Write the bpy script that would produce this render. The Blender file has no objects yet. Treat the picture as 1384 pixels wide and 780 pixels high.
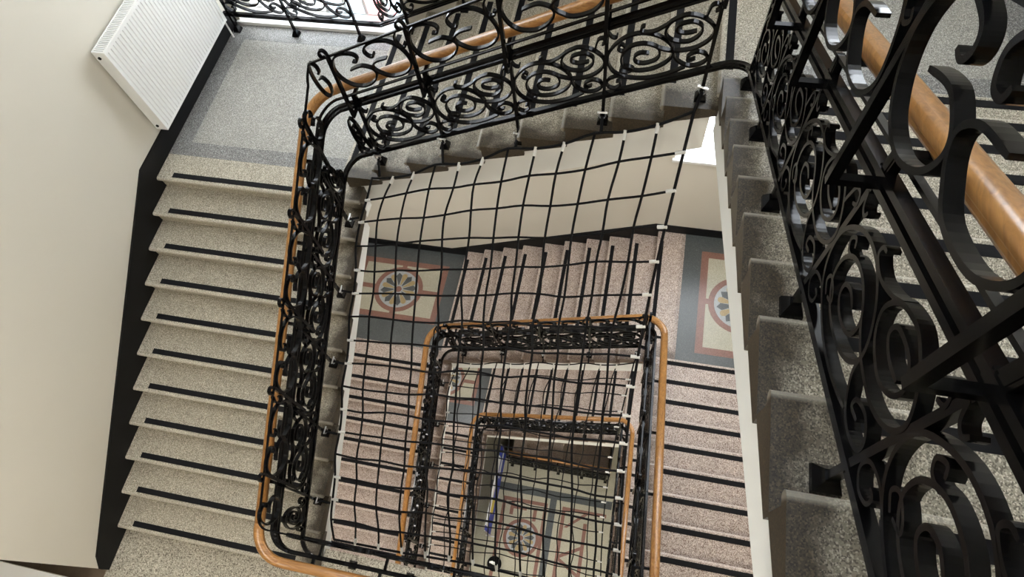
import bpy, math, random
from mathutils import Vector

# ------------------------------------------------------------------ camera, world, light, exposure
scene = bpy.context.scene
COL = scene.collection
cam_data = bpy.data.cameras.new('camera')
cam = bpy.data.objects.new('camera', cam_data)
COL.objects.link(cam)
cam.location = (2.3893, -3.0116, 6.433)
cam.rotation_euler = (0.4635, 0.0861, 0.1935)
cam_data.sensor_fit = 'HORIZONTAL'
cam_data.sensor_width = 36.0
cam_data.lens = 875.28 / 1384 * 36.0
cam_data.clip_start = 0.02
scene.camera = cam

world = bpy.data.worlds.new('overcast_sky')
scene.world = world
world.use_nodes = True
bg = world.node_tree.nodes['Background']
bg.inputs['Color'].default_value = (0.94, 0.97, 1.0, 1)
bg.inputs['Strength'].default_value = 5.0

vs = scene.view_settings
vs.view_transform = 'Standard'
vs.look = 'None'
vs.gamma = 1.0
vs.use_curve_mapping = False
vs.exposure = 1.2
scene.cycles.max_bounces = 8
scene.cycles.diffuse_bounces = 5
scene.cycles.transparent_max_bounces = 8
scene.cycles.use_denoising = True

# ------------------------------------------------------------------ measures (metres)
H1 = 0.1555            # riser of the uppermost storey
H2 = 0.1472            # riser of the storeys below
NL, NT, NR = 11, 10, 10
N = NL + NT + NR
GL, GT, GR = 0.30, 0.3327, 0.2978
B = 2.068              # flight width
YL = -0.1304           # nosing of the first quarter landing
XT = -0.1706           # first nosing of the middle flight
YR = 0.0214            # first nosing of the right flight
WR = 2.8354            # well width
YT = 0.03              # well edge at the middle flight
YB = 1.9645            # back wall
YS = -2.93             # well edge at the floor landings
YS_TOP = -3.35         # the top floor landing stands further back
XL, XR = -B, WR + B
INS = 0.09
RX0, RY0, RY1 = -INS, YS - INS, YT + INS   # railing rectangle
RXS = [WR + 0.135, WR + 0.04, WR + 0.04]   # its right side, storey by storey
FLOORS = [0.0, -N * H2, -2 * N * H2]
TOPZ = N * H1

# ------------------------------------------------------------------ materials
def new_mat(name):
    m = bpy.data.materials.new(name)
    m.use_nodes = True
    nt = m.node_tree
    return m, nt, nt.nodes['Principled BSDF']

def nd(nt, kind, **kw):
    n = nt.nodes.new(kind)
    for k, v in kw.items():
        setattr(n, k, v)
    return n

def plain(name, col, rough=0.5, metal=0.0, noise=0.0, scale=3.0, spec=0.5):
    m, nt, b = new_mat(name)
    b.inputs['Roughness'].default_value = rough
    b.inputs['Metallic'].default_value = metal
    b.inputs['Specular IOR Level'].default_value = spec
    if noise:
        tc = nd(nt, 'ShaderNodeTexCoord')
        nz = nd(nt, 'ShaderNodeTexNoise')
        nz.inputs['Scale'].default_value = scale
        nz.inputs['Detail'].default_value = 5
        nt.links.new(tc.outputs['Object'], nz.inputs['Vector'])
        mx = nd(nt, 'ShaderNodeMix', data_type='RGBA')
        mx.inputs['A'].default_value = tuple(c * (1 - noise) for c in col) + (1,)
        mx.inputs['B'].default_value = tuple(min(1, c * (1 + noise)) for c in col) + (1,)
        nt.links.new(nz.outputs['Fac'], mx.inputs['Factor'])
        nt.links.new(mx.outputs['Result'], b.inputs['Base Color'])
    else:
        b.inputs['Base Color'].default_value = tuple(col) + (1,)
    return m

def terrazzo(name, base, light, dark, scale=240.0, rough=0.42, grime=False, dark_amt=0.22, light_amt=0.2):
    m, nt, b = new_mat(name)
    tc = nd(nt, 'ShaderNodeTexCoord')
    oi = nd(nt, 'ShaderNodeObjectInfo')
    sc = nd(nt, 'ShaderNodeVectorMath', operation='SCALE')
    nt.links.new(oi.outputs['Location'], sc.inputs[0])
    sc.inputs['Scale'].default_value = 1.37
    ad = nd(nt, 'ShaderNodeVectorMath', operation='ADD')
    nt.links.new(tc.outputs['Object'], ad.inputs[0])
    nt.links.new(sc.outputs[0], ad.inputs[1])
    vo = nd(nt, 'ShaderNodeTexVoronoi')
    vo.inputs['Scale'].default_value = scale
    nt.links.new(ad.outputs[0], vo.inputs['Vector'])
    sx = nd(nt, 'ShaderNodeSeparateColor')
    nt.links.new(vo.outputs['Color'], sx.inputs[0])
    rp = nd(nt, 'ShaderNodeValToRGB')
    rp.color_ramp.interpolation = 'CONSTANT'
    e = rp.color_ramp.elements
    e[0].position = 0.0
    e[0].color = tuple(dark) + (1,)
    e[1].position = dark_amt
    e[1].color = tuple(base) + (1,)
    x = e.new(dark_amt + 0.3)
    x.color = tuple(c * 0.84 for c in base) + (1,)
    x = e.new(1 - light_amt)
    x.color = tuple(light) + (1,)
    nt.links.new(sx.outputs[0], rp.inputs[0])
    nz = nd(nt, 'ShaderNodeTexNoise')
    nz.inputs['Scale'].default_value = 3.5
    nz.inputs['Detail'].default_value = 6
    nt.links.new(ad.outputs[0], nz.inputs['Vector'])
    mr = nd(nt, 'ShaderNodeMapRange')
    mr.inputs['To Min'].default_value = 0.86
    mr.inputs['To Max'].default_value = 1.14
    nt.links.new(nz.outputs['Fac'], mr.inputs['Value'])
    mul = nd(nt, 'ShaderNodeMix', data_type='RGBA', blend_type='MULTIPLY')
    mul.inputs['Factor'].default_value = 1.0
    nt.links.new(rp.outputs[0], mul.inputs['A'])
    nt.links.new(mr.outputs[0], mul.inputs['B'])
    out = mul.outputs['Result']
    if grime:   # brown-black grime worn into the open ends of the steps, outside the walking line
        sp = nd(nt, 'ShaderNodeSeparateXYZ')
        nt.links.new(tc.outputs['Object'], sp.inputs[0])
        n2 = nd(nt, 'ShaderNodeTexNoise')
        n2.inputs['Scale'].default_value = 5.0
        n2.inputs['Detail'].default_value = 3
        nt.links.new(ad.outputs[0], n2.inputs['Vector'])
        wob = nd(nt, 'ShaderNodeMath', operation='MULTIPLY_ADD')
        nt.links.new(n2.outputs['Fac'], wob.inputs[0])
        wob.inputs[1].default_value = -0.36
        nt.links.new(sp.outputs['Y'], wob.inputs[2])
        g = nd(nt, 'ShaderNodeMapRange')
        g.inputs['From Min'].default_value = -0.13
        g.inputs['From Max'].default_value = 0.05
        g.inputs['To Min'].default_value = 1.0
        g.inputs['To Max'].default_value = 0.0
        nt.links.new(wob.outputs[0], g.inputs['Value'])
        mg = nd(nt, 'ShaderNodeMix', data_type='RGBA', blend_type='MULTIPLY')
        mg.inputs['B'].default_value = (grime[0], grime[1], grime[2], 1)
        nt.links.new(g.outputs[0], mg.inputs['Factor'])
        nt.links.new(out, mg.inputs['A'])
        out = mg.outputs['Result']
        # the front edge of every step is mixed paler
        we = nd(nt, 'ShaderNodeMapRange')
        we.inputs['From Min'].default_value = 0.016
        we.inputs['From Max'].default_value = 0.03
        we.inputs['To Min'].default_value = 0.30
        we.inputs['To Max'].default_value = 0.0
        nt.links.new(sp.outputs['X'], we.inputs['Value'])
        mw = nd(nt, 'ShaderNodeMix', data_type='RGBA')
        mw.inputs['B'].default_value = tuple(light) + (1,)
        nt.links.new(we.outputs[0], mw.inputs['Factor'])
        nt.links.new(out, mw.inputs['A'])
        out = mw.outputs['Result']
    nt.links.new(out, b.inputs['Base Color'])
    b.inputs['Roughness'].default_value = rough
    return m

M = {}
M['wall'] = plain('cream_wall_paint', (0.66, 0.625, 0.545), 0.55, noise=0.012, scale=1.2)
M['white'] = plain('white_limewash', (0.74, 0.735, 0.70), 0.6, noise=0.03, scale=5)
M['radiator'] = plain('white_enamel', (0.80, 0.80, 0.79), 0.3)
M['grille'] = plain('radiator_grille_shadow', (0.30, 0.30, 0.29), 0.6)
M['black'] = plain('black_skirting_paint', (0.0035, 0.0035, 0.004), 0.5, spec=0.25)
M['strip'] = plain('black_grip_tape', (0.008, 0.008, 0.0095), 0.7, noise=0.2, scale=200, spec=0.15)
M['iron'] = plain('black_iron_gloss', (0.003, 0.003, 0.0035), 0.17, noise=0.1, scale=60, spec=0.16)
M['rope'] = plain('black_rope', (0.006, 0.006, 0.007), 0.85, noise=0.3, scale=300, spec=0.2)
M['clip'] = plain('white_plastic_sleeve', (0.62, 0.61, 0.58), 0.4)
M['steel'] = plain('zinc_steel', (0.75, 0.76, 0.78), 0.28, metal=1.0)
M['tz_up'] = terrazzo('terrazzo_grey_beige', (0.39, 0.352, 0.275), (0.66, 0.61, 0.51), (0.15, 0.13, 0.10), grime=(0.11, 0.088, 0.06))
M['tz_upland'] = terrazzo('terrazzo_grey', (0.34, 0.325, 0.29), (0.55, 0.54, 0.50), (0.16, 0.155, 0.145))
M['tz_updark'] = terrazzo('terrazzo_dark_grey', (0.20, 0.195, 0.185), (0.42, 0.42, 0.41), (0.075, 0.075, 0.075))
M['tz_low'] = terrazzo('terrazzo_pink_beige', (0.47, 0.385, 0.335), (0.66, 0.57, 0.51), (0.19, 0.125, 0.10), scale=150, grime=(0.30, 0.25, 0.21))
M['tz_floor'] = terrazzo('terrazzo_coarse_beige', (0.42, 0.385, 0.31), (0.58, 0.54, 0.45), (0.15, 0.13, 0.10), scale=120, dark_amt=0.2)
M['tz_slate'] = terrazzo('terrazzo_slate', (0.075, 0.085, 0.088), (0.13, 0.145, 0.15), (0.05, 0.058, 0.06), light_amt=0.1, rough=0.3)
M['tz_cream'] = terrazzo('terrazzo_cream', (0.42, 0.40, 0.31), (0.50, 0.48, 0.39), (0.33, 0.31, 0.24), rough=0.3)
M['tz_red'] = terrazzo('terrazzo_oxide_red', (0.22, 0.105, 0.078), (0.28, 0.14, 0.11), (0.16, 0.075, 0.055), rough=0.3)
M['tz_pale'] = terrazzo('terrazzo_pale_blue_grey', (0.36, 0.38, 0.40), (0.42, 0.44, 0.46), (0.30, 0.32, 0.34), rough=0.3)
M['tz_ochre'] = terrazzo('terrazzo_ochre', (0.36, 0.27, 0.13), (0.42, 0.33, 0.18), (0.30, 0.21, 0.09), rough=0.3)
M['tile'] = plain('brown_stone_tile', (0.16, 0.12, 0.085), 0.45, noise=0.3, scale=12)
M['grout'] = plain('pale_grout', (0.42, 0.36, 0.27), 0.8)
M['banner_blue'] = plain('banner_blue', (0.012, 0.035, 0.34), 0.5)
M['banner_white'] = plain('banner_white', (0.75, 0.76, 0.78), 0.5)
M['banner_yellow'] = plain('banner_yellow', (0.62, 0.50, 0.06), 0.5)
M['bench'] = plain('bench_white', (0.78, 0.79, 0.80), 0.4)
M['bench_pad'] = plain('bench_grey_pad', (0.16, 0.165, 0.17), 0.8)
M['frame'] = plain('window_white_paint', (0.80, 0.80, 0.78), 0.4)
M['ceiling'] = plain('ceiling_white_paint', (0.78, 0.77, 0.74), 0.7)

def wood():
    m, nt, b = new_mat('varnished_oak')
    tc = nd(nt, 'ShaderNodeTexCoord')
    nz = nd(nt, 'ShaderNodeTexNoise')
    mp = nd(nt, 'ShaderNodeMapping')
    mp.inputs['Scale'].default_value = (2.2, 30, 30)
    nz.inputs['Scale'].default_value = 2.0
    nz.inputs['Detail'].default_value = 8
    nz.inputs['Distortion'].default_value = 1.2
    nt.links.new(tc.outputs['Object'], mp.inputs['Vector'])
    nt.links.new(mp.outputs[0], nz.inputs['Vector'])
    rp = nd(nt, 'ShaderNodeValToRGB')
    e = rp.color_ramp.elements
    e[0].position = 0.3
    e[0].color = (0.22, 0.092, 0.022, 1)
    e[1].position = 0.7
    e[1].color = (0.45, 0.225, 0.07, 1)
    nt.links.new(nz.outputs['Fac'], rp.inputs[0])
    nt.links.new(rp.outputs[0], b.inputs['Base Color'])
    b.inputs['Roughness'].default_value = 0.28
    return m
M['wood'] = wood()

def glass(name, tint):
    m = bpy.data.materials.new(name)
    m.use_nodes = True
    nt = m.node_tree
    nt.nodes.clear()
    o = nd(nt, 'ShaderNodeOutputMaterial')
    t = nd(nt, 'ShaderNodeBsdfTransparent')
    t.inputs[0].default_value = tuple(tint) + (1,)
    g = nd(nt, 'ShaderNodeBsdfGlossy')
    g.inputs['Roughness'].default_value = 0.05
    mx = nd(nt, 'ShaderNodeMixShader')
    mx.inputs[0].default_value = 0.06
    nt.links.new(t.outputs[0], mx.inputs[1])
    nt.links.new(g.outputs[0], mx.inputs[2])
    nt.links.new(mx.outputs[0], o.inputs[0])
    return m
M['glass'] = glass('clear_glass', (0.97, 0.985, 1.0))
M['glass_blue'] = glass('pale_blue_glass', (0.80, 0.92, 1.0))
M['glass_pink'] = glass('pink_glass', (1.0, 0.62, 0.64))

# ------------------------------------------------------------------ mesh helpers
class MB:
    def __init__(self):
        self.v = []
        self.f = []
    def add(self, verts, faces):
        o = len(self.v)
        self.v += [tuple(p) for p in verts]
        self.f += [tuple(i + o for i in f) for f in faces]
        return self
    def box(self, x0, x1, y0, y1, z0, z1):
        v = [(x, y, z) for z in (z0, z1) for y in (y0, y1) for x in (x0, x1)]
        return self.add(v, [(0, 2, 3, 1), (4, 5, 7, 6), (0, 1, 5, 4), (2, 6, 7, 3), (0, 4, 6, 2), (1, 3, 7, 5)])
    def prism_y(self, prof, y0, y1):          # profile in x,z counter-clockwise seen from -y
        n = len(prof)
        v = [(x, y0, z) for x, z in prof] + [(x, y1, z) for x, z in prof]
        f = [tuple(range(n)), tuple(range(2 * n - 1, n - 1, -1))]
        f += [(i, i + n, (i + 1) % n + n, (i + 1) % n) for i in range(n)]
        return self.add(v, f)
    def poly(self, pts, z0, z1):              # flat plate, outline in x,y counter-clockwise
        n = len(pts)
        v = [(x, y, z0) for x, y in pts] + [(x, y, z1) for x, y in pts]
        f = [tuple(range(n - 1, -1, -1)), tuple(range(n, 2 * n))]
        f += [(i, (i + 1) % n, (i + 1) % n + n, i + n) for i in range(n)]
        return self.add(v, f)
    def ring(self, cx, cy, r0, r1, z0, z1, n=40):
        v = []
        for k in range(n):
            a = 2 * math.pi * k / n
            for r, z in ((r1, z0), (r1, z1), (r0, z1), (r0, z0)):
                v.append((cx + r * math.cos(a), cy + r * math.sin(a), z))
        f = []
        for k in range(n):
            a, b_ = 4 * k, 4 * ((k + 1) % n)
            for i in range(4):
                f.append((a + i, b_ + i, b_ + (i + 1) % 4, a + (i + 1) % 4))
        return self.add(v, f)
    def flat(self, pts, t, d, y=0.0, taper=True):   # bar swept along x,z points: t in the plane, d along y
        n = len(pts)
        v = []
        for i, (x, z) in enumerate(pts):
            a = pts[max(0, i - 1)]
            c = pts[min(n - 1, i + 1)]
            dx, dz = c[0] - a[0], c[1] - a[1]
            L = math.hypot(dx, dz) or 1
            nx, nz = -dz / L, dx / L
            k = min(1.0, 0.75 + 0.12 * i, 0.75 + 0.12 * (n - 1 - i)) if taper else 1
            hh = t * 0.5 * k
            for s, e in ((1, -1), (1, 1), (-1, 1), (-1, -1)):
                v.append((x + nx * hh * s, y + d * 0.5 * e, z + nz * hh * s))
        f = [(3, 2, 1, 0), (4 * n - 4, 4 * n - 3, 4 * n - 2, 4 * n - 1)]
        for i in range(n - 1):
            for k in range(4):
                f.append((4 * i + k, 4 * i + (k + 1) % 4, 4 * i + 4 + (k + 1) % 4, 4 * i + 4 + k))
        return self.add(v, f)
    def sweep(self, pts, prof, closed_ends=True):   # prof: (side, up) offsets, swept along 3-D points, kept upright
        n, m = len(pts), len(prof)
        v = []
        for i, p in enumerate(pts):
            a = Vector(pts[max(0, i - 1)])
            c = Vector(pts[min(n - 1, i + 1)])
            t = (c - a).normalized()
            up = Vector((0, 0, 1)) if abs(t.z) < 0.95 else Vector((1, 0, 0))
            s = t.cross(up).normalized()
            u = s.cross(t)
            for ps, pu in prof:
                v.append(Vector(p) + s * ps + u * pu)
        f = []
        for i in range(n - 1):
            for k in range(m):
                f.append((m * i + k, m * i + (k + 1) % m, m * i + m + (k + 1) % m, m * i + m + k))
        f += [tuple(range(m - 1, -1, -1)), tuple(range(m * n - m, m * n))]
        return self.add(v, f)
    def tube(self, pts, r, m=6):
        return self.sweep(pts, [(r * math.cos(2 * math.pi * k / m), r * math.sin(2 * math.pi * k / m)) for k in range(m)])
    def ball(self, c, r):
        x, y, z = c
        return self.add([(x + r, y, z), (x - r, y, z), (x, y + r, z), (x, y - r, z), (x, y, z + r), (x, y, z - r)],
                        [(0, 2, 4), (2, 1, 4), (1, 3, 4), (3, 0, 4), (2, 0, 5), (1, 2, 5), (3, 1, 5), (0, 3, 5)])
    def mesh(self, name, mat, smooth=False):
        me = bpy.data.meshes.new(name)
        me.from_pydata(self.v, [], self.f)
        if mat:
            me.materials.append(M[mat])
        if smooth:
            me.polygons.foreach_set('use_smooth', [True] * len(me.polygons))
        me.update()
        return me

def link(name, me, parent=None, loc=(0, 0, 0), rz=0.0):
    o = bpy.data.objects.new(name, me)
    COL.objects.link(o)
    o.parent = parent
    o.location = loc
    o.rotation_euler = (0, 0, rz)
    return o

def empty(name, loc=(0, 0, 0), rz=0.0):
    o = link(name, None, None, loc, rz)
    o.empty_display_size = 0.2
    return o

def tag(o, label, cat, group=None):
    o['label'] = label
    o['category'] = cat
    if group:
        o['group'] = group
    return o

def struct(o, label=None, cat=None):
    o['kind'] = 'structure'
    if label:
        o['label'] = label
    if cat:
        o['category'] = cat
    return o

def catmull(p, k=5):
    out = []
    for i in range(len(p) - 1):
        a, b_, c, d_ = p[max(0, i - 1)], p[i], p[i + 1], p[min(len(p) - 1, i + 2)]
        for j in range(k):
            t = j / k
            out.append(tuple(0.5 * (2 * b_[q] + (c[q] - a[q]) * t + (2 * a[q] - 5 * b_[q] + 4 * c[q] - d_[q]) * t * t
                                    + (3 * b_[q] - a[q] - 3 * c[q] + d_[q]) * t ** 3) for q in range(len(b_))))
    out.append(tuple(p[-1]))
    return out

# ------------------------------------------------------------------ the room shell
WALL_B, WALL_T = FLOORS[2] - 3.2, 9.6
def wall_holes(xs, zs, holes, y0, y1):
    mb = MB()
    X = sorted(set(xs + [a for h in holes for a in h[:2]]))
    Z = sorted(set(zs + [a for h in holes for a in h[2:]]))
    for i in range(len(X) - 1):
        j = 0
        while j < len(Z) - 1:
            def free(jj):
                cx, cz = (X[i] + X[i + 1]) / 2, (Z[jj] + Z[jj + 1]) / 2
                return not any(h[0] < cx < h[1] and h[2] < cz < h[3] for h in holes)
            if not free(j):
                j += 1
                continue
            k = j
            while k < len(Z) - 1 and free(k):
                k += 1
            mb.box(X[i], X[i + 1], y0, y1, Z[j], Z[k])
            j = k
    return mb

WIN_TL = (-2.0, -0.1, NL * H1 + 0.03, 4.75)              # tall window behind the guard railing
WINS = [(2.83, 4.25, 0.13, 2.75), (2.83, 4.25, 4.9, 7.9), (-2.0, -0.1, 5.9, 8.6),
        (2.83, 4.25, 0.13 - N * H2, 2.4 - N * H2)]
holes = [WIN_TL] + WINS
struct(link('wall_back', wall_holes([-4.9, XR + 0.4], [WALL_B, WALL_T], holes, YB, YB + 0.38).mesh('wall_back', 'wall')))
struct(link('wall_left', MB().box(-4.6, XL, -3.51, YB, WALL_B, WALL_T).mesh('wall_left', 'wall')))
struct(link('wall_right', MB().box(XR, XR + 0.35, -6.4, YB, WALL_B, WALL_T).mesh('wall_right', 'wall')))
struct(link('wall_front', MB().box(-4.9, XR + 0.35, -6.7, -6.4, WALL_B, WALL_T).mesh('wall_front', 'wall')))
struct(link('wall_corridor', MB().box(-4.9, -4.6, -6.4, YB, WALL_B, WALL_T).mesh('wall_corridor', 'wall')))
SKY = (0.7, 2.8, -2.8, -0.4)  # skylight opening, added out of view to light the well from above
cl = MB()
cl.box(-4.9, SKY[0], -6.7, YB + 0.38, WALL_T, WALL_T + 0.25)
cl.box(SKY[1], XR + 0.4, -6.7, YB + 0.38, WALL_T, WALL_T + 0.25)
cl.box(SKY[0], SKY[1], -6.7, SKY[2], WALL_T, WALL_T + 0.25)
cl.box(SKY[0], SKY[1], SKY[3], YB + 0.38, WALL_T, WALL_T + 0.25)
struct(link('ceiling', cl.mesh('ceiling', 'ceiling')))
sk = struct(empty('window_1', (0, 0, WALL_T + 0.1)))
for i in range(6):
    y = SKY[2] + (SKY[3] - SKY[2]) * i / 5
    link('glazing_bar', MB().box(SKY[0], SKY[1], y - 0.03, y + 0.03, -0.03, 0.06).mesh('glazing_bar', 'frame'), sk)
for i in range(5):
    y0 = SKY[2] + (SKY[3] - SKY[2]) * i / 5
    link('pane', MB().box(SKY[0], SKY[1], y0 + 0.03, y0 + (SKY[3] - SKY[2]) / 5 - 0.03, 0, 0.006).mesh('pane', 'glass'), sk)

def window(n, r, cols, rows, tint=None):
    x0, x1, z0, z1 = r
    w = struct(empty('window_%d' % n, (x0, YB + 0.2, z0)))
    W_, H_ = x1 - x0, z1 - z0
    fr = MB().box(0, W_, 0, 0.07, 0, 0.018).box(0, W_, 0, 0.07, H_ - 0.06, H_).box(0, 0.06, 0, 0.07, 0.018, H_ - 0.06).box(W_ - 0.06, W_, 0, 0.07, 0.018, H_ - 0.06)
    link('window_frame', fr.mesh('window_frame', 'frame'), w)
    link('window_sill', MB().box(-0.03, W_ + 0.03, -0.235, 0, -0.03, 0.008).mesh('window_sill', 'frame'), w)
    cw, rh = (W_ - 0.12) / cols, (H_ - 0.078) / rows
    for c in range(1, cols):
        link('mullion', MB().box(0.06 + c * cw - 0.02, 0.06 + c * cw + 0.02, 0.005, 0.065, 0.018, H_ - 0.06).mesh('mullion', 'frame'), w)
    for q in range(1, rows):
        link('glazing_bar', MB().box(0.06, W_ - 0.06, 0.015, 0.055, 0.018 + q * rh - 0.015, 0.018 + q * rh + 0.015).mesh('glazing_bar', 'frame'), w)
    for c in range(cols):
        for q in range(rows):
            mt = (tint or {}).get((c, q), 'glass')
            link('pane', MB().box(0.06 + c * cw, 0.06 + (c + 1) * cw, 0.032, 0.038, 0.018 + q * rh, 0.018 + (q + 1) * rh).mesh('pane', mt), w)
    return w
window(2, WIN_TL, 8, 12, {(6, 0): 'glass_pink', (5, 0): 'glass_blue', (7, 0): 'glass_blue', (4, 0): 'glass_blue'})
for i, r in enumerate(WINS):
    window(3 + i, r, 2, 3)

# ------------------------------------------------------------------ floors and landings
STOREYS = [(FLOORS[0], H1, 'tz_up'), (FLOORS[1], H2, 'tz_low'), (FLOORS[2], H2, 'tz_low')]
SL = 0.30
def landing(rects, z, mat, label, slab_rects=None, riser=None, th=0.05):
    """terrazzo plate on a white slab; rects are (x0,x1,y0,y1)"""
    mb = MB()
    for r in rects:
        mb.box(r[0], r[1], r[2], r[3], -th, 0)
    o = struct(link('floor', mb.mesh('floor', mat), None, (0, 0, z)), label, 'landing')
    sb = MB()
    for r in (slab_rects or rects):
        sb.box(r[0], r[1], r[2], r[3], -SL, -th)
    link('slab', sb.mesh('slab', 'white'), o)
    return o

def inlay(parent, name, mat, x0, x1, y0, y1, lift):
    return link(name, MB().box(x0, x1, y0, y1, -0.01, lift).mesh(name, mat), parent)

def mosaic(parent, cx, cy, turned, a=0.75, b=0.535):
    """cream panel in a red frame with a red ring and a flower of sixteen petals"""
    def rect(name, mat, x0, x1, y0, y1, lift):
        if turned:
            x0, x1, y0, y1 = y0, y1, x0, x1
        inlay(parent, name, mat, cx + x0, cx + x1, cy + y0, cy + y1, lift)
    w = 0.095
    for sx in (-1, 1):
        for sy in (-1, 1):
            rect('panel_quarter', 'tz_cream', min(sx * 0.04, sx * (a - w)), max(sx * 0.04, sx * (a - w)),
                 min(sy * 0.04, sy * (b - w)), max(sy * 0.04, sy * (b - w)), 0.001)
    for s in (-1, 1):
        rect('frame_band', 'tz_red', -a, a, min(s * b, s * (b - w)), max(s * b, s * (b - w)), 0.0015)
        rect('frame_band', 'tz_red', min(s * a, s * (a - w)), max(s * a, s * (a - w)), -b + w, b - w, 0.0015)
        rect('spoke_band', 'tz_red', min(s * 0.36, s * (a - w)), max(s * 0.36, s * (a - w)), -0.04, 0.04, 0.0012)
        rect('spoke_band', 'tz_red', -0.04, 0.04, min(s * 0.36, s * (b - w)), max(s * 0.36, s * (b - w)), 0.0012)
    flower(parent, cx, cy)

PETAL = {}
def flower(parent, cx, cy, R=0.41):
    link('ring_band', MB().ring(cx, cy, R - 0.075, R, -0.01, 0.0022).mesh('ring_band', 'tz_red'), parent)
    link('flower_ground', MB().poly([(cx + (R - 0.07) * math.cos(k * math.pi / 20), cy + (R - 0.07) * math.sin(k * math.pi / 20)) for k in range(40)], -0.01, 0.0018).mesh('flower_ground', 'tz_pale'), parent)
    for mt in ('tz_slate', 'tz_ochre'):
        if (mt, R) not in PETAL:
            tip = [(0.245, -0.052), (0.305, 0.0), (0.245, 0.052)] if mt == 'tz_slate' else [(0.25, -0.045), (0.285, -0.03), (0.295, 0.0), (0.285, 0.03), (0.25, 0.045)]
            PETAL[(mt, R)] = MB().poly([(0.075, -0.006)] + tip + [(0.075, 0.006)], -0.01, 0.003).mesh('petal', mt)
    for k in range(16):
        link('petal', PETAL[('tz_slate', R) if k % 2 == 0 else ('tz_ochre', R)], parent, (cx, cy, 0), k * math.pi / 8 + 0.2)
    link('flower_eye', MB().poly([(cx + 0.055 * math.cos(k * math.pi / 8), cy + 0.055 * math.sin(k * math.pi / 8)) for k in range(16)], -0.01, 0.0032).mesh('flower_eye', 'tz_red'), parent)

def grip_strip(parent, x0, x1, y0, y1, z=0.0):
    return link('anti_slip_strip', MB().box(x0, x1, y0, y1, z - 0.001, z + 0.003).mesh('anti_slip_strip', 'strip'), parent)

EDGE = 0.018
names_t = ['in the topmost storey', 'one storey below the top net', 'two storeys below the top net']
for s, (z0, h, mat) in enumerate(STOREYS):
    up = (s == 0)
    # first quarter landing
    z = z0 + NL * h
    o = landing([(XL, XT + 0.08, YL + GL, YB)], z, 'tz_upland' if up else 'tz_slate',
                ['grey terrazzo quarter landing below the white radiator', 'slate quarter landing with flower mosaic, left one seen through the net',
                 'deep slate quarter landing with flower mosaic inside the second handrail ring'][s],
                [(XL, -EDGE, YL + 0.04, YT + EDGE), (XL, XT + 0.08, YT + EDGE, YB)])
    if up:
        inlay(o, 'border_band', 'tz_updark', XL, -1.87, 0.17, YB, 0.0012)
        inlay(o, 'border_band', 'tz_updark', -1.87, XT + 0.02, 0.17, 0.33, 0.0012)
        inlay(o, 'border_band', 'tz_updark', -1.87, XT + 0.02, 1.72, YB, 0.0012)
    else:
        mosaic(o, -1.17, 1.156, False)
    # second quarter landing
    z = z0 + (NL + NT) * h
    xn = XT + (NT - 1) * GT
    o = landing([(xn + GT, XR, YR - 0.03, YB)], z, 'tz_upland' if up else 'tz_slate',
                ['grey terrazzo quarter landing behind the near scroll railing', 'slate quarter landing with flower mosaic below the white window',
                 'lower slate quarter landing right of the third handrail ring'][s],
                [(xn + 0.04, XR, YT + EDGE, YB)])
    if up:
        inlay(o, 'border_band', 'tz_updark', xn + 0.3, XR, 0.09, 0.31, 0.0012)
        inlay(o, 'border_band', 'tz_updark', 4.55, XR, 0.31, YB, 0.0012)
        inlay(o, 'border_band', 'tz_updark', xn + 0.3, 4.55, 1.72, YB, 0.0012)
    else:
        mosaic(o, 3.97, 0.95, True)

YF = YL - (NL - 1) * GL                 # first nosing of the left flight
YN = YR - (NR - 1) * GR                 # floor nosing at the top of the right flight
for i, (z, mat) in enumerate([(TOPZ, 'tz_floor'), (FLOORS[0], 'tz_floor'), (FLOORS[1], 'tz_low')]):
    rects = [(XL, 0.0, -6.4, YF + 0.05), (0.0, WR, -6.4, YS), (WR, XR, -6.4, YN - GR)]
    if i == 0:
        rects[0] = (XL, 0.0, -6.4, YS_TOP)
        rects[1] = (0.0, WR, -6.4, YS_TOP)
    srects = [(r[0], r[1], r[2], r[3] - (EDGE if k else 0)) for k, r in enumerate(rects)]
    o = landing(rects, z, mat, ['terrazzo floor landing at the top of the near right flight',
                                'coarse speckled terrazzo floor at the foot of the left flight',
                                'pinkish terrazzo floor landing one storey below'][i], srects)

# corridor floor of brown tiles behind the end of the left wall
cor = struct(link('floor', MB().box(-4.6, XL, -6.4, -3.51, -0.25, -0.008).mesh('floor', 'grout'), None, (0, 0, 0)),
             'brown tiled corridor floor past the end of the left wall', 'floor')
TW = 0.685
tile_me = MB().box(0.004, TW - 0.004, 0.004, TW - 0.004, -0.02, 0.0).mesh('tile', 'tile')
for i in range(4):
    for j in range(4):
        x = -2.075 - (i + 1) * TW
        y = -3.515 - (j + 1) * TW
        if x > -4.9 and y > -6.4:
            link('tile', tile_me, cor, (x, y, 0))

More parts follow.
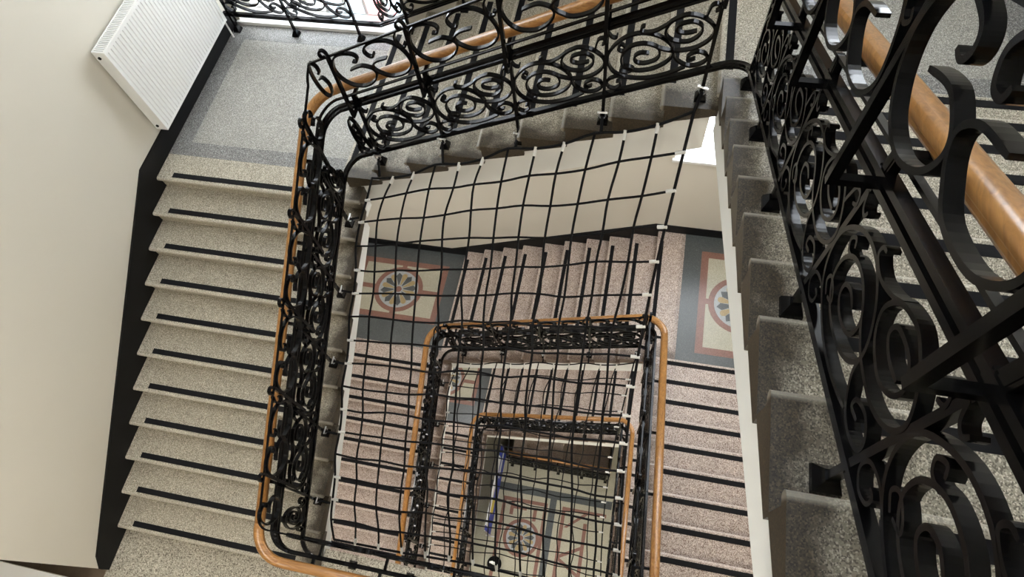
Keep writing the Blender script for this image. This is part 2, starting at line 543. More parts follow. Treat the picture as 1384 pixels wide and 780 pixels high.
# ground floor
GZ = FLOORS[2]
gf = MB().box(XL, XR, -6.4, -0.12, -0.12, 0).box(XL, 0.05, -0.12, YB, -0.12, 0).box(2.78, XR, -0.12, YB, -0.12, 0)
gf = struct(link('floor', gf.mesh('floor', 'tz_cream'), None, (0, 0, GZ)), 'cream terrazzo hall floor at the bottom of the stairwell', 'floor')
inlay(gf, 'border_band', 'tz_slate', 0.05, 2.9, -0.80, -0.62, 0.002)
inlay(gf, 'border_band', 'tz_slate', 1.50, 1.65, -3.6, -0.80, 0.002)
inlay(gf, 'frame_band', 'tz_red', 0.42, 0.50, -2.9, -0.92, 0.002)
inlay(gf, 'frame_band', 'tz_red', 1.38, 1.46, -2.9, -0.92, 0.002)
inlay(gf, 'frame_band', 'tz_red', 0.50, 1.38, -1.0, -0.92, 0.002)
inlay(gf, 'frame_band', 'tz_red', 0.62, 0.70, -1.30, -1.0, 0.002)
inlay(gf, 'frame_band', 'tz_red', 1.16, 1.24, -1.36, -1.08, 0.002)
inlay(gf, 'frame_band', 'tz_red', 0.70, 1.0, -1.16, -1.08, 0.002)
inlay(gf, 'frame_band', 'tz_red', 1.80, 1.88, -3.0, -0.92, 0.002)
inlay(gf, 'frame_band', 'tz_red', 1.88, 2.8, -1.0, -0.92, 0.002)
inlay(gf, 'frame_band', 'tz_red', 2.32, 2.40, -3.0, -1.2, 0.002)
link('frame_band', MB().poly([(1.88, -2.02), (2.32, -1.78), (2.32, -1.70), (1.88, -1.94)], -0.01, 0.002).mesh('frame_band', 'tz_red'), gf)
link('frame_band', MB().poly([(1.88, -2.0), (1.88, -2.08), (2.32, -2.34), (2.32, -2.26)], -0.01, 0.002).mesh('frame_band', 'tz_red'), gf)
link('frame_band', MB().poly([(1.88, -1.36), (1.96, -1.36), (2.4, -1.0), (2.3, -1.0)], -0.01, 0.002).mesh('frame_band', 'tz_red'), gf)
flower(gf, 0.98, -1.76)

# ------------------------------------------------------------------ stair flights
def step_prof(g, h):
    return [(0.018, 0.0), (0.005, -0.007), (0.0, -0.02), (0.005, -0.036), (0.014, -0.043), (0.035, -0.046), (0.035, -h - 0.008),
            (g + 0.045, -0.055), (g + 0.045, 0.0)]

def flight(label, origin, rz, n, g, h, width, mat, group, foot=0.05, head=0.0, deep=(0.42, 0.42)):
    f = empty('stair_flight', origin, rz)
    tag(f, label, 'stairs', group)
    width -= 0.004
    sm = MB().prism_y(step_prof(g, h), 0.0, width).mesh('step', mat)
    gm = MB().box(0.036, 0.088, 0.2, width - 0.17, -0.001, 0.003).mesh('anti_slip_strip', 'strip')
    for i in range(n):
        st = link('step', sm, f, (i * g, 0, i * h))
        link('anti_slip_strip', gm, st)
    sl = h / g
    e = (n - 1) * g + head
    link('soffit', MB().prism_y([(foot, sl * foot - h * 1.3), (foot, sl * foot - deep[0]), (e, sl * e - deep[1]), (e, sl * e - h * 1.3)], EDGE, width).mesh('soffit', 'white'), f)
    return f

LAB = {
 'L': ['grey beige terrazzo flight beside the plain cream wall', 'pink beige flight behind the net, left of the second handrail ring', 'deep pink beige flight between the second and third left handrails'],
 'T': ['grey terrazzo flight seen through the scroll railing at the top', 'pink beige flight climbing right along the black skirting behind the net', 'deep pink beige flight behind the second ring, running left to right'],
 'R': ['grey terrazzo flight under the near wooden handrail', 'pink beige flight with black strips right of the net', 'deep pink beige flight mostly hidden under the right railing']}
for s, (z0, h, mat) in enumerate(STOREYS):
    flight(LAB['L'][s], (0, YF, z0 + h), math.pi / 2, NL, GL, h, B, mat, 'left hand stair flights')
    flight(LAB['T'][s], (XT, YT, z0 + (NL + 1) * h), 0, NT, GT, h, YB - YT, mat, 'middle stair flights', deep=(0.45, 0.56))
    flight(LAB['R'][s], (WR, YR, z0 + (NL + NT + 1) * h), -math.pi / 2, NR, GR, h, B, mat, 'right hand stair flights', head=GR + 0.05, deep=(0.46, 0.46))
bf = tag(empty('stair_flight', (0.4, 0.0, GZ)), 'dark basement flight going down behind the level wooden handrail', 'stairs')
bm = MB().box(0, 0.3, 0.0, 1.9, -0.16, 0).mesh('step', 'tz_low')
for i in range(8):
    link('step', bm, bf, (i * 0.29, 0, -0.16 * (i + 1)))
struct(link('wall_basement', MB().box(0.0, 0.05, -0.1, YB, -2.6, -0.12).box(2.78, 2.83, -0.1, YB, -2.6, -0.12).box(0.05, 2.78, -0.12, -0.05, -2.6, -0.12).box(0, 2.83, -0.1, YB, -2.7, -2.6).mesh('wall_basement', 'wall'), None, (0, 0, GZ)))

# ------------------------------------------------------------------ skirting
def skirt(side, verts_prof, origin, rz, width):
    mb = MB().prism_y(verts_prof, width - 0.022, width)
    return struct(link('baseboard_' + side, mb.mesh('baseboard_' + side, 'black'), None, origin, rz))
for s, (z0, h, mat) in enumerate(STOREYS):
    sl = h / GL
    e = (NL - 1) * GL
    ex = e + (YB - YL)
    lo = -0.38 if s == 0 else -0.25
    pr = [(lo, -h), (0.02, -h), (e + 0.06, sl * e - h), (e + 0.06, sl * e - 0.02), (ex, sl * e - 0.02), (ex, sl * e + 0.2), (e - 0.05, sl * e + 0.2), (lo + 0.1, sl * (lo + 0.1) + 0.235), (lo, sl * lo + 0.17)]
    skirt('left', pr, (0, YF, z0 + h), math.pi / 2, B)
    sl = h / GT
    e = (NT - 1) * GT
    a = XL - XT
    pr = [(a, -h - 0.02), (0.05, -h - 0.02), (e + 0.06, sl * e - h), (e + 0.06, sl * e - 0.02), (XR - XT, sl * e - 0.02), (XR - XT, sl * e + 0.15), (e - 0.05, sl * e + 0.15), (-0.25, -h + 0.15), (a, -h + 0.15)]
    if s:
        skirt('back', pr, (XT, YT, z0 + (NL + 1) * h), 0, YB - YT)
    sl = h / GR
    e = (NR - 1) * GR
    a = -(YB - YR)
    pr = [(a, -h - 0.02), (0.05, -h - 0.02), (e + 0.06, sl * e - h), (e + 0.06, sl * e - 0.02), (e + 1.0, sl * e - 0.02), (e + 1.0, sl * e + 0.2), (e - 0.05, sl * e + 0.2), (-0.25, -h + 0.2), (a, -h + 0.2)]
    skirt('right', pr, (WR, YR, z0 + (NL + NT + 1) * h), -math.pi / 2, B)

# ------------------------------------------------------------------ wrought iron railings
def bil(c, p):
    """picture of one panel -> (along, up) inside the panel; c = bottom-left, bottom-right, top-left, top-right"""
    u = v = 0.5
    (ax, ay), (bx, by), (cx, cy), (dx, dy) = c
    for _ in range(12):
        fx = ax * (1 - u) * (1 - v) + bx * u * (1 - v) + cx * (1 - u) * v + dx * u * v - p[0]
        fy = ay * (1 - u) * (1 - v) + by * u * (1 - v) + cy * (1 - u) * v + dy * u * v - p[1]
        ux = (bx - ax) * (1 - v) + (dx - cx) * v
        uy = (by - ay) * (1 - v) + (dy - cy) * v
        vx = (cx - ax) * (1 - u) + (dx - bx) * u
        vy = (cy - ay) * (1 - u) + (dy - by) * u
        det = ux * vy - uy * vx
        u -= (fx * vy - fy * vx) / det
        v -= (ux * fy - uy * fx) / det
    return (u, v)
CL = ((125, 625), (660, 505), (95, 215), (680, 65))
CU = ((330, 640), (1015, 405), (165, 265), (925, -17))
LOWER = {
 'large_scroll': [
  [(345, 380), (300, 372), (268, 392), (280, 428), (330, 442), (385, 425), (402, 390), (385, 345), (310, 315), (232, 330), (195, 385), (215, 450), (290, 487),
   (380, 482), (450, 440), (472, 380), (440, 320), (370, 270), (280, 250), (190, 275), (125, 345), (122, 415), (160, 480), (230, 523), (340, 545), (450, 530), (545, 490)],
  [(472, 380), (490, 430), (545, 478), (600, 487), (645, 460), (640, 420), (595, 398), (552, 420), (555, 450), (590, 440)],
  [(240, 527), (185, 515), (138, 535), (140, 578), (180, 598), (210, 580), (205, 550), (185, 552)],
  [(222, 345), (190, 352), (168, 332), (185, 310), (205, 325)],
  [(235, 497), (200, 480), (205, 453), (245, 456), (272, 475), (245, 492)]],
 'small_scroll': [
  [(575, 265), (520, 272), (475, 255), (480, 220), (550, 208), (598, 240), (592, 290), (540, 325), (460, 310), (415, 262), (430, 205), (475, 175), (530, 165),
   (605, 195), (660, 258), (645, 325), (575, 372), (480, 378), (420, 362), (385, 345)],
  [(302, 208), (282, 216), (288, 240), (345, 247), (405, 220), (440, 190)],
  [(608, 200), (615, 165), (628, 125), (655, 118), (670, 142), (650, 158)],
  [(100, 230), (125, 260), (150, 265), (155, 248)]]}
UPPER = {
 'upper_scroll': [
  [(420, 300), (460, 300), (468, 270), (440, 240), (390, 228), (300, 232), (235, 265), (218, 320), (235, 390), (290, 455), (360, 505), (450, 540), (560, 540),
   (635, 490), (655, 420), (620, 370), (530, 342), (470, 350), (400, 382)],
  [(625, 215), (628, 243), (590, 248), (545, 215), (535, 180), (560, 140), (640, 105), (760, 105), (870, 160), (950, 260), (970, 340), (920, 415), (800, 447),
   (700, 415), (635, 375), (618, 335), (655, 292), (750, 262)],
  [(845, 8), (828, 50), (835, 100), (870, 150), (905, 165), (930, 140), (905, 120)]]}
HB, HD0, HD1, HT, HH, HU, HTOP = 0.15, 0.70, 0.74, 0.815, 0.845, 0.93, 1.29
UOFF = -0.11          # the upper scroll band is carried on elbows over the well
HOFF = 0.092
SCR = {}
CURVES = {'large_scroll': (LOWER['large_scroll'], CL, HB + 0.012, HD0 - 0.01), 'small_scroll': (LOWER['small_scroll'], CL, HB + 0.012, HD0 - 0.01),
          'upper_scroll': (UPPER['upper_scroll'], CU, HU, HTOP)}
def scrolls(parent, kind, D, slope, loc, only=None, name=None):
    """every forged bar of a panel is a part of its own; alike bars share their mesh"""
    src, cc, za, zb = CURVES[kind]
    for k, c in enumerate(src):
        if only is not None and k not in only:
            continue
        key = (kind, k, round(D, 4), round(slope, 4))
        nm = name if (name and len(c) > 12) else (kind if len(c) > 12 else 'curl')
        if key not in SCR:
            pts = [bil(cc, p) for p in c]
            pts = [(u * D, za + (zb - za) * v + slope * u * D) for u, v in pts]
            SCR[key] = MB().flat(catmull(pts, 5), 0.0135 if len(c) > 8 else 0.0115, 0.03).mesh(nm, 'iron')
        link(nm, SCR[key], parent, loc)

RECT = [(-0.5, -0.5), (0.5, -0.5), (0.5, 0.5), (-0.5, 0.5)]
def prof(w, t):
    return [(a * w, b_ * t) for a, b_ in RECT]
HPROF = [(0.040, 0.0), (0.038, 0.016), (0.030, 0.028), (0.015, 0.034), (-0.015, 0.034), (-0.030, 0.028), (-0.038, 0.016), (-0.040, 0.0), (-0.036, -0.006), (-0.038, -0.014), (-0.030, -0.028), (0.030, -0.028), (0.038, -0.014), (0.036, -0.006)]
FOOT = MB().add([(-0.038, -0.038, 0), (0.038, -0.038, 0), (0.038, 0.038, 0), (-0.038, 0.038, 0), (-0.036, -0.036, 0.018), (0.036, -0.036, 0.018), (0.036, 0.036, 0.018), (-0.036, 0.036, 0.018),
                 (-0.016, -0.018, 0.06), (0.016, -0.018, 0.06), (0.016, 0.018, 0.06), (-0.016, 0.018, 0.06)],
                [(3, 2, 1, 0), (0, 1, 5, 4), (1, 2, 6, 5), (2, 3, 7, 6), (3, 0, 4, 7), (4, 5, 9, 8), (5, 6, 10, 9), (6, 7, 11, 10), (7, 4, 8, 11), (8, 9, 10, 11)]).mesh('post_foot', 'iron')

def railing(label, group, origin, rz, L, zs, ze, ze_next, posts, tread, next_slope=0.0, fillet=True, start=0.16, handrail=True, upper=True):
    """origin: plan corner at z = 0; base line zs -> ze over L; tread(x) = height of the tread under a post"""
    slope = (ze - zs) / L
    o = empty('stair_railing', (origin[0], origin[1], zs), rz)
    tag(o, label, 'railing', group)
    r = 0.16
    def path(off, hgt):
        e = L - (r if fillet else 0)
        pts = [(start, off, slope * start + hgt), (e, off, slope * e + hgt)]
        if fillet:
            za = slope * e
            zb = (ze_next - zs) + next_slope * r
            for k in range(1, 9):
                a = k / 8 * math.pi / 2
                pts.append((e + (r + off) * math.sin(a), -r + (r + off) * math.cos(a), za + (zb - za) * k / 8 + hgt))
        return pts
    link('bottom_rail', MB().sweep(path(0, HB), prof(0.034, 0.018)).mesh('bottom_rail', 'iron'), o)
    link('bottom_rail', MB().sweep(path(0, HB - 0.032), prof(0.02, 0.014)).mesh('bottom_rail', 'iron'), o)
    link('middle_rail', MB().sweep(path(0, HD0), prof(0.034, 0.02)).mesh('middle_rail', 'iron'), o)
    link('middle_rail', MB().sweep(path(0, HD1), prof(0.034, 0.02)).mesh('middle_rail', 'iron'), o)
    link('thin_rail', MB().sweep(path(0, HT), prof(0.02, 0.012)).mesh('thin_rail', 'iron'), o)
    if handrail:
        link('handrail', MB().sweep(path(HOFF, HH), HPROF).mesh('handrail', 'wood', True), o)
    if upper:
        link('top_bar', MB().sweep(path(UOFF, HTOP), prof(0.013, 0.015)).mesh('top_bar', 'iron'), o)
    for x in posts:
        zb = slope * x
        zf = tread(x) - zs
        mb = MB().box(-0.011, 0.011, -0.014, 0.014, zf + 0.03 - zb, HT)
        mb.box(-0.03, 0.03, -0.012, 0.012, HD0, HD1)
        mb.box(-0.02, 0.02, -0.012, 0.012, HD1, HT)
        if handrail:
            mb.box(-0.012, 0.012, 0.0, HOFF, HH - 0.05, HH - 0.028)
        if upper:
            mb.box(-0.011, 0.011, UOFF - 0.012, -0.014, HD0 - 0.012, HD0 + 0.012)
            mb.box(-0.012, 0.012, UOFF - 0.013, UOFF + 0.013, HD0 + 0.012, HTOP)
            mb.flat(catmull([(0, HTOP - 0.02), (0, HTOP + 0.025), (-0.018, HTOP + 0.052), (-0.045, HTOP + 0.045), (-0.056, HTOP + 0.012), (-0.045, HTOP - 0.012), (-0.028, HTOP - 0.002)], 4), 0.014, 0.024, UOFF)
        p = link('post', mb.mesh('post', 'iron'), o, (x, 0, zb))
        link('post_foot', FOOT, p, (0, 0, zf - zb))
    for a, b_ in zip(posts, posts[1:]):
        D = b_ - a
        for kind in ('large_scroll', 'small_scroll'):
            scrolls(o, kind, D, slope, (a, 0, slope * a))
        if upper:
            scrolls(o, 'upper_scroll', D, slope, (a, UOFF, slope * a))
    for a, b_ in ((start + 0.01, posts[0] - 0.02), (posts[-1] + 0.02, L - 0.15)):
        if b_ - a > 0.12:
            scrolls(o, 'large_scroll', b_ - a, slope, (a, 0, slope * a), (0, 1, 2), 'corner_scroll')
            if upper:
                scrolls(o, 'upper_scroll', (b_ - a) * 1.5, slope, (a - 0.03, UOFF, slope * a), (0,))
    return o

RL = ['black scroll railing with oak handrail along the flight by the cream wall', 'black scroll railing with oak handrail, left side of the second ring', 'black scroll railing with oak handrail, left side of the third ring']
RT = ['black scroll railing with oak handrail across the top, in front of the grey flight', 'black scroll railing with oak handrail, far side of the second ring', 'black scroll railing with oak handrail, far side of the third ring']
RR = ['large near black scroll railing with oak handrail at right', 'black scroll railing seen from above, right side of the second ring', 'black scroll railing seen from above, right side of the third ring']
LLEN = RY1 - RY0
CSW, CTL, CTRT, CTR, CSE = 1.25, 12.03, 21.45, 21.25, N + 0.70
for s, (z0, h, mat) in enumerate(STOREYS):
    RX1 = RXS[s]
    TLEN = RX1 - RX0
    sL, sT, sR = (CTL - CSW) * h / LLEN, (CTRT - CTL) * h / TLEN, (CSE - CTR) * h / LLEN
    def trL(x, z0=z0, h=h):
        y = RY0 + x
        return z0 + max(0, min(NL, math.floor((y - YF) / GL) + 1)) * h
    def trT(x, z0=z0, h=h):
        return z0 + max(NL, min(NL + NT, math.floor((RX0 + x - XT) / GT) + NL + 1)) * h
    def trR(x, z0=z0, h=h):
        return z0 + min(N, max(NL + NT, math.floor((YR - (RY1 - x)) / GR) + NL + NT + 1)) * h
    railing(RL[s], 'railings of the left flights', (RX0, RY0), math.pi / 2, LLEN, z0 + CSW * h, z0 + CTL * h, z0 + CTL * h,
            sorted([(-0.27 - 0.57 * k) - RY0 for k in range(5)]), trL, sT)
    railing(RT[s], 'railings of the middle flights', (RX0, RY1), 0, TLEN, z0 + CTL * h, z0 + CTRT * h, z0 + CTR * h,
            [0.24 + 0.625 * k - RX0 for k in range(5)], trT, sR)
    RLEN = LLEN if s else RY1 - (YS_TOP - INS)        # the topmost one runs on to the set-back landing
    zend = z0 + CTR * h + sR * RLEN
    railing(RR[s], 'railings of the right flights', (RX1, RY1), -math.pi / 2, RLEN, z0 + CTR * h, zend, zend,
            [RY1 + 0.05 + 0.635 * k for k in range(5 if s else 6)], trR, 0.0)
    if s == 0:
        ZTOP_RAIL = zend
for z, h, lab in ((TOPZ, H1, 'black scroll railing at the edge of the top floor landing'), (FLOORS[0], H1, 'black scroll railing with oak handrail along the bottom edge, below the left flight'),
                  (FLOORS[1], H2, 'black scroll railing of the floor landing one storey down')):
    sn = (CTL - CSW) * h / LLEN
    RX1 = RXS[0] if z == TOPZ else RXS[1]
    zr = ZTOP_RAIL if z == TOPZ else z + CSW * h
    TLEN = RX1 - RX0
    railing(lab, 'railings of the floor landings', (RX1, RY0 if z < TOPZ else YS_TOP - INS), math.pi, TLEN, zr, zr, zr,
            [RX1 - x for x in (2.54, 1.98, 1.42, 0.86, 0.30)], lambda x, z=z: z, sn if z < TOPZ else 0.0, fillet=z < TOPZ)
# guard railing in front of the tall window, level over the landing then climbing with the flight
zq = NL * H1
railing('black guard railing in front of the bright window behind the radiator landing', None, (XL + 0.02, 1.84), 0, -0.33 - XL, zq + 0.08, zq + 0.08, zq + 0.08,
        [0.06, 0.74, 1.47], lambda x: zq, fillet=False, start=0.0, upper=False)
railing('black guard railing climbing the wall side of the upper grey flight', None, (-0.31, 1.84), 0, 3.0, zq + 0.08, zq + 0.08 + 3.0 * H1 / GT * 0.95, 0,
        [0.30, 0.92, 1.55, 2.18, 2.80], lambda x: STOREYS[0][0] + min(NL + NT, math.floor((x - 0.31 - XT) / GT) + NL + 1) * H1, fillet=False, start=0.0, upper=False)
# level railing on the hall floor
railing('level railing with oak handrail on the hall floor above the basement flight', None, (0.42, -0.2), 0, 2.33, GZ + 0.08, GZ + 0.08, 0,
        [0.06, 0.61, 1.16, 1.71, 2.26], lambda x: GZ, fillet=False, start=0.0, upper=False)

# ------------------------------------------------------------------ safety nets across the well
rnd = random.Random(7)
def poly_at(pts, t):
    d_ = [0.0]
    for a, b_ in zip(pts, pts[1:]):
        d_.append(d_[-1] + math.dist(a, b_))
    x = t * d_[-1]
    for i in range(len(pts) - 1):
        if x <= d_[i + 1] + 1e-9:
            k = (x - d_[i]) / (d_[i + 1] - d_[i])
            return Vector(pts[i]).lerp(Vector(pts[i + 1]), k)
    return Vector(pts[-1])

def net(label, top, left, right, south, nu, nv, rad, jit, clamps):
    o = empty('safety_net', (0, 0, min(p[2] for p in south)))
    off = Vector(o.location)
    tag(o, label, 'net', 'rope nets across the stairwell')
    def S(u, v):      # u: left to right, v: far to near
        T, Q, Lf, Rt = poly_at(top, u), poly_at(south, u), poly_at(left, v), poly_at(right, v)
        c00, c10, c01, c11 = Vector(top[0]), Vector(top[-1]), Vector(south[0]), Vector(south[-1])
        p = T * (1 - v) + Q * v + Lf * (1 - u) + Rt * u - (c00 * (1 - u) * (1 - v) + c10 * u * (1 - v) + c01 * (1 - u) * v + c11 * u * v)
        p.z -= 0.06 * math.sin(math.pi * u) * math.sin(math.pi * v)
        return p
    G = {}
    for i in range(nu + 1):
        for j in range(nv + 1):
            p = S(i / nu, j / nv)
            if 0 < i < nu and 0 < j < nv:
                p += Vector((rnd.uniform(-jit, jit), rnd.uniform(-jit, jit), rnd.uniform(-jit, jit)))
            elif j == 0 and 0 < i < nu and i % 3:
                p.z -= 0.045
                p.y -= 0.01
            elif i == 0 and j % 3:
                p.x += 0.02
            G[i, j] = p - off
    for i in range(nu + 1):
        pts = [tuple(G[i, j]) for j in range(nv + 1)]
        nm = 'edge_rope' if i in (0, nu) else 'cord'
        link(nm, MB().tube(catmull(pts, 3), rad * (1.15 if i in (0, nu) else 1), 6).mesh(nm, 'rope', True), o)
    for j in range(nv + 1):
        pts = [tuple(G[i, j]) for i in range(nu + 1)]
        nm = 'edge_rope' if j in (0, nv) else 'cord'
        link(nm, MB().tube(catmull(pts, 3), rad * (1.15 if j in (0, nv) else 1), 6).mesh(nm, 'rope', True), o)
    kn = MB()
    for i in range(1, nu):
        for j in range(1, nv):
            kn.ball(G[i, j], rad * 1.9)
    k = link('knots', kn.mesh('knots', 'rope'), o)
    k['kind'] = 'stuff'
    def sleeve(a, b_):
        d_ = (b_ - a).normalized()
        link('sleeve_clip', MB().tube([tuple(a - d_ * 0.012), tuple(a + d_ * 0.055)], rad * 1.55, 8).mesh('sleeve_clip', 'clip'), o)
    for j in range(1, nv):
        sleeve(G[nu, j], G[nu - 1, j])
        if j % 3:
            sleeve(G[0, j], G[1, j])
    for i in range(1, nu):
        if i % 3:
            sleeve(G[i, 0], G[i, 1])
        sleeve(G[i, nv], G[i, nv - 1])
    for a, b_ in clamps:
        a, b_ = Vector(a) - off, Vector(b_) - off
        mb = MB().tube([tuple(a), tuple(b_)], rad * 1.2, 6)
        link('tie_rope', mb.mesh('tie_rope', 'rope'), o)
        d_ = (b_ - a)
        s_ = Vector((-d_.y, d_.x, 0)).normalized() * 0.022
        u = MB().tube([tuple(b_ + s_ + Vector((0, 0, 0.05))), tuple(b_ + s_), tuple(b_ + s_ * 0.5 - Vector((0, 0, 0.015))), tuple(b_ - s_ * 0.5 - Vector((0, 0, 0.015))), tuple(b_ - s_), tuple(b_ - s_ + Vector((0, 0, 0.05)))], 0.005, 6)
        u.tube([tuple(b_ - s_ * 1.6 + Vector((0, 0, 0.04))), tuple(b_ + s_ * 1.6 + Vector((0, 0, 0.04)))], 0.007, 6)
        link('rope_clamp', u.mesh('rope_clamp', 'steel'), o)
    return o

def net_for(label, z0, h, hb, nu, nv, rad, jit):
    q = h / H1
    top = [(0.16, -0.005, z0 + 1.945 * q), (0.824, -0.005, z0 + 2.254 * q), (1.459, -0.005, z0 + 2.558 * q), (2.067, -0.005, z0 + 2.807 * q), (2.709, -0.005, z0 + 3.118 * q)]
    left = [(0.16, -0.005, z0 + 1.945 * q), (0.035, -0.27, z0 + 1.69 * q), (0.035, -0.84, z0 + 1.33 * q), (0.035, -1.41, z0 + 1.0 * q), (0.035, -1.98, z0 + 0.66 * q), (0.035, -2.55, z0 + 0.33 * q), (0.06, -2.84, z0 + 0.08)]
    south = [(0.06, -2.84, z0 + 0.08), (0.7, -2.83, z0 + 0.02), (1.4, -2.80, z0 - 0.02), (2.1, -2.82, z0 - 0.05), (2.76, -2.85, z0 - 0.1)]
    right = []
    for k in range(13):
        t = k / 12
        right.append((2.709 + 0.051 * t - 0.13 * math.sin(math.pi * t), -0.005 - 2.845 * t + 0.05 * math.sin(math.pi * t), (z0 + 3.118 * q) * (1 - t) + (z0 - 0.1) * t - 0.12 * math.sin(math.pi * t)))
    clamps = []
    for x, zz in zip((0.24, 0.865, 1.49, 2.115, 2.74), (0, 1, 2, 3, 4)):
        zt = z0 + max(NL, math.floor((x - XT) / GT) + NL + 1) * h
        a = poly_at(top, min(1, max(0, (x - 0.16) / 2.549)))
        clamps.append((tuple(a), (x, RY1 - 0.035, zt + 0.09)))
    for k in range(5):
        y = -0.27 - 0.57 * k
        zt = z0 + max(0, min(NL, math.floor((y - YF) / GL) + 1)) * h
        clamps.append(((0.035, y, [p for p in left if abs(p[1] - y) < 0.01][0][2]), (RX0 + 0.035, y, zt + 0.09)))
    return net(label, top, left, right, south, nu, nv, rad, jit, clamps)
net_for('upper black rope net with white clips stretched below the top railing', FLOORS[0], H1, H2, 12, 16, 0.0095, 0.016)
net_for('lower black rope net inside the second handrail ring', FLOORS[1], H2, H2, 12, 16, 0.008, 0.022)

# ------------------------------------------------------------------ radiator on the landing wall
rd = tag(empty('radiator', (XL, 0.25, zq + 0.27)), 'white ribbed panel radiator on the cream wall above the landing', 'radiator')
RW, RH, RD = 1.44, 0.93, 0.145
nr_ = 34
pf = []
for i in range(nr_):
    y = RW * i / nr_
    w = RW / nr_
    pf += [(y, 0.0), (y + w * 0.62, 0.0), (y + w * 0.74, -0.009), (y + w * 0.90, -0.009)]
pf.append((RW, 0.0))
mb = MB()
n_ = len(pf)
v = [(RD + d_, y, z) for z in (0.03, RH - 0.03) for y, d_ in pf]
mb.add(v, [(i, i + 1, i + 1 + n_, i + n_) for i in range(n_ - 1)])
mb.box(RD - 0.014, RD, 0, RW, 0, 0.03).box(RD - 0.014, RD, 0, RW, RH - 0.03, RH)
mb.box(RD - 0.016, RD - 0.01, 0, RW, 0.03, RH - 0.03)
link('front_panel', mb.mesh('front_panel', 'radiator'), rd)
link('back_panel', MB().box(0.03, 0.04, 0, RW, 0.0, RH - 0.02).mesh('back_panel', 'radiator'), rd)
for y in (-0.003, RW):
    link('side_panel', MB().box(0.025, RD + 0.002, y, y + 0.003, 0, RH).mesh('side_panel', 'radiator'), rd)
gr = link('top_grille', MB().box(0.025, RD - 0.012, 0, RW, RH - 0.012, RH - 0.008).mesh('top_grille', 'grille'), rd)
gm = MB().box(0.032, RD - 0.016, 0, 0.011, RH - 0.008, RH - 0.001).mesh('slat', 'radiator')
for i in range(72):
    link('slat', gm, gr, (0, 0.004 + i * 0.0199, 0))
for x in (0.025, RD - 0.016):
    link('grille_rim', MB().box(x, x + 0.01, 0, RW, RH - 0.008, RH + 0.001).mesh('grille_rim', 'radiator'), gr)
for z in (0.05, RH - 0.06):
    link('end_plug', MB().tube([(0.065, -0.012, z), (0.065, -0.003, z)], 0.014, 10).mesh('end_plug', 'black'), rd)
for y in (0.25, RW - 0.29):
    link('wall_bracket', MB().box(0.001, 0.03, y, y + 0.04, 0.1, RH - 0.1).mesh('wall_bracket', 'radiator'), rd)
link('supply_pipe', MB().tube([(0.065, RW + 0.05, -0.27), (0.065, RW + 0.05, 0.05), (0.065, RW, 0.05)], 0.009, 8).mesh('supply_pipe', 'radiator'), rd)

# ------------------------------------------------------------------ things on the hall floor and in the corridor
bn = tag(empty('banner', (0.30, -1.86, GZ)), 'blue banner with white stripes and a yellow mark standing on the hall floor', 'banner')
link('banner_cloth', MB().box(-0.006, 0.006, 0, 1.85, 0.15, 1.15).mesh('banner_cloth', 'banner_blue'), bn)
link('white_stripe', MB().box(-0.012, 0.012, 0.12, 1.6, 0.9, 1.152).mesh('white_stripe', 'banner_white'), bn)
link('white_stripe', MB().box(-0.009, 0.009, 1.2, 1.852, 0.55, 0.72).mesh('white_stripe', 'banner_white'), bn)
link('yellow_mark', MB().box(-0.01, 0.01, 0.42, 0.72, 0.5, 0.88).mesh('yellow_mark', 'banner_yellow'), bn)
for y in (0.0, 1.83):
    link('banner_post', MB().box(-0.01, 0.01, y, y + 0.02, 0, 1.16).box(-0.12, 0.12, y, y + 0.02, 0, 0.02).mesh('banner_post', 'steel'), bn)

sd = tag(empty('stanchion', (0.5, -2.4, GZ)), 'round black base with a short white post beside the flower mosaic', 'stand')
link('base', MB().tube([(0, 0, 0), (0, 0, 0.03), (0, 0, 0.04)], 0.16, 28).mesh('base', 'iron'), sd)
link('post', MB().tube([(0, 0, 0.04), (0, 0, 0.5)], 0.03, 12).mesh('post', 'bench'), sd)
link('crosspiece', MB().box(-0.06, 0.06, -0.02, 0.02, 0.42, 0.46).mesh('crosspiece', 'bench'), sd)

be = tag(empty('bench', (-3.9, -4.23, 0)), 'white rimmed bench with grey pad in the tiled corridor', 'bench')
BL = 1.8
link('rim', MB().box(0, BL, 0.49, 0.62, 0.36, 0.42).box(0, BL, 0, 0.06, 0.36, 0.42).box(0, 0.06, 0.06, 0.49, 0.36, 0.42).box(BL - 0.06, BL, 0.06, 0.49, 0.36, 0.42).mesh('rim', 'bench'), be)
link('seat_pad', MB().box(0.06, BL - 0.06, 0.06, 0.49, 0.33, 0.41).mesh('seat_pad', 'bench_pad'), be)
lg = MB().box(0, 0.05, 0, 0.05, 0, 0.36).mesh('leg', 'bench')
for x in (0.03, BL - 0.08):
    for y in (0.03, 0.54):
        link('leg', lg, be, (x, y, 0))

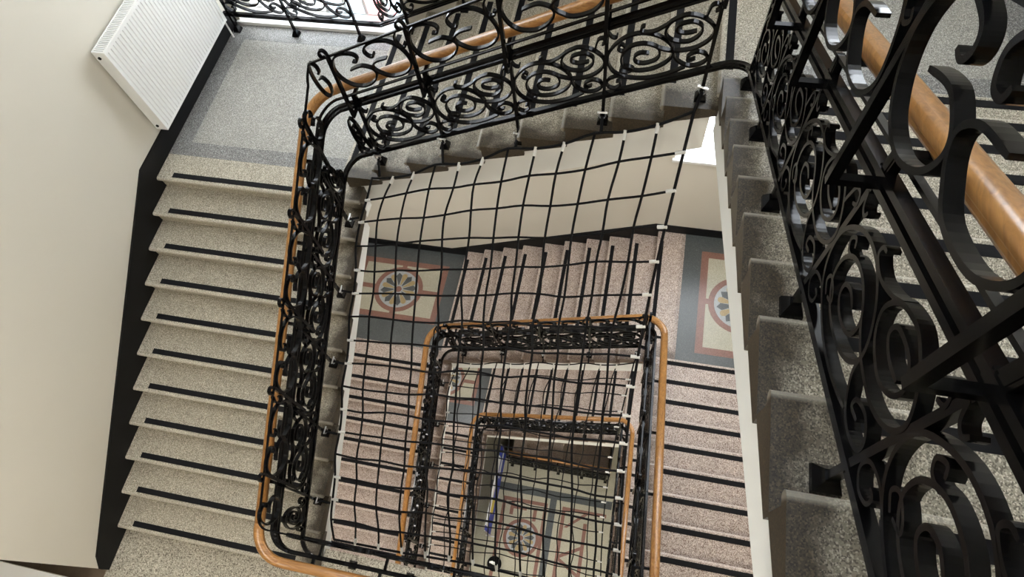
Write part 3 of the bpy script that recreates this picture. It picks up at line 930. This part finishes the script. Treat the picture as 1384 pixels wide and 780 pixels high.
# ------------------------------------------------------------------ fill lamps added unseen under the landings to brighten the storeys
def emit(name, col, strength):
    m, nt, b = new_mat(name)
    b.inputs['Base Color'].default_value = (0.9, 0.9, 0.88, 1)
    b.inputs['Emission Color'].default_value = tuple(col) + (1,)
    b.inputs['Emission Strength'].default_value = strength
    return m
M['opal'] = emit('fill_lamp_glass', (1.0, 0.96, 0.90), 42.0)
M['opal_low'] = emit('fill_lamp_glass_soft', (0.97, 0.97, 1.0), 24.0)
M['opal_top'] = emit('fill_lamp_glass_dim', (1.0, 0.93, 0.83), 30.0)
def lathe(pr, n=18):
    mb = MB()
    v = [(r * math.cos(2 * math.pi * k / n), r * math.sin(2 * math.pi * k / n), z) for r, z in pr for k in range(n)]
    f = [(n * i + k, n * i + (k + 1) % n, n * i + n + (k + 1) % n, n * i + n + k) for i in range(len(pr) - 1) for k in range(n)]
    return mb.add(v, f)
globe = lathe([(0.02, -0.21), (0.12, -0.20), (0.19, -0.16), (0.22, -0.10), (0.20, -0.05)]).mesh('globe', 'opal', True)
globe_low = globe.copy()
globe_low.materials[0] = M['opal_low']
globe_top = globe.copy()
globe_top.materials[0] = M['opal_top']
rose = lathe([(0.02, -0.05), (0.215, -0.05), (0.215, -0.001), (0.02, -0.001)]).mesh('mount', 'frame')
for zf, storey in ((TOPZ, 'top'), (FLOORS[0], 'upper'), (FLOORS[1], 'lower')):
    for x, where in ((-0.9, 'left'), (1.4, 'middle'), (3.7, 'right')):
        lp = tag(empty('fill_lamp', (x, -4.3, zf - SL)), 'added fill lamp under the %s floor landing, %s one' % (storey, where), 'lamp', 'added fill lamps')
        link('mount', rose, lp)
        link('globe', globe_top if storey == 'top' else globe, lp)
for z0, h, nm in ((FLOORS[0], H1, 'upper'), (FLOORS[1], H2, 'lower')):
    for x, y, k, where in ((-1.1, 1.0, NL, 'left'), (3.9, 1.0, NL + NT, 'right')):
        lp = tag(empty('fill_lamp', (x, y, z0 + k * h - SL)), 'added fill lamp under the %s %s quarter landing' % (nm, where), 'lamp', 'added fill lamps')
        link('mount', rose, lp)
        link('globe', globe_low, lp)
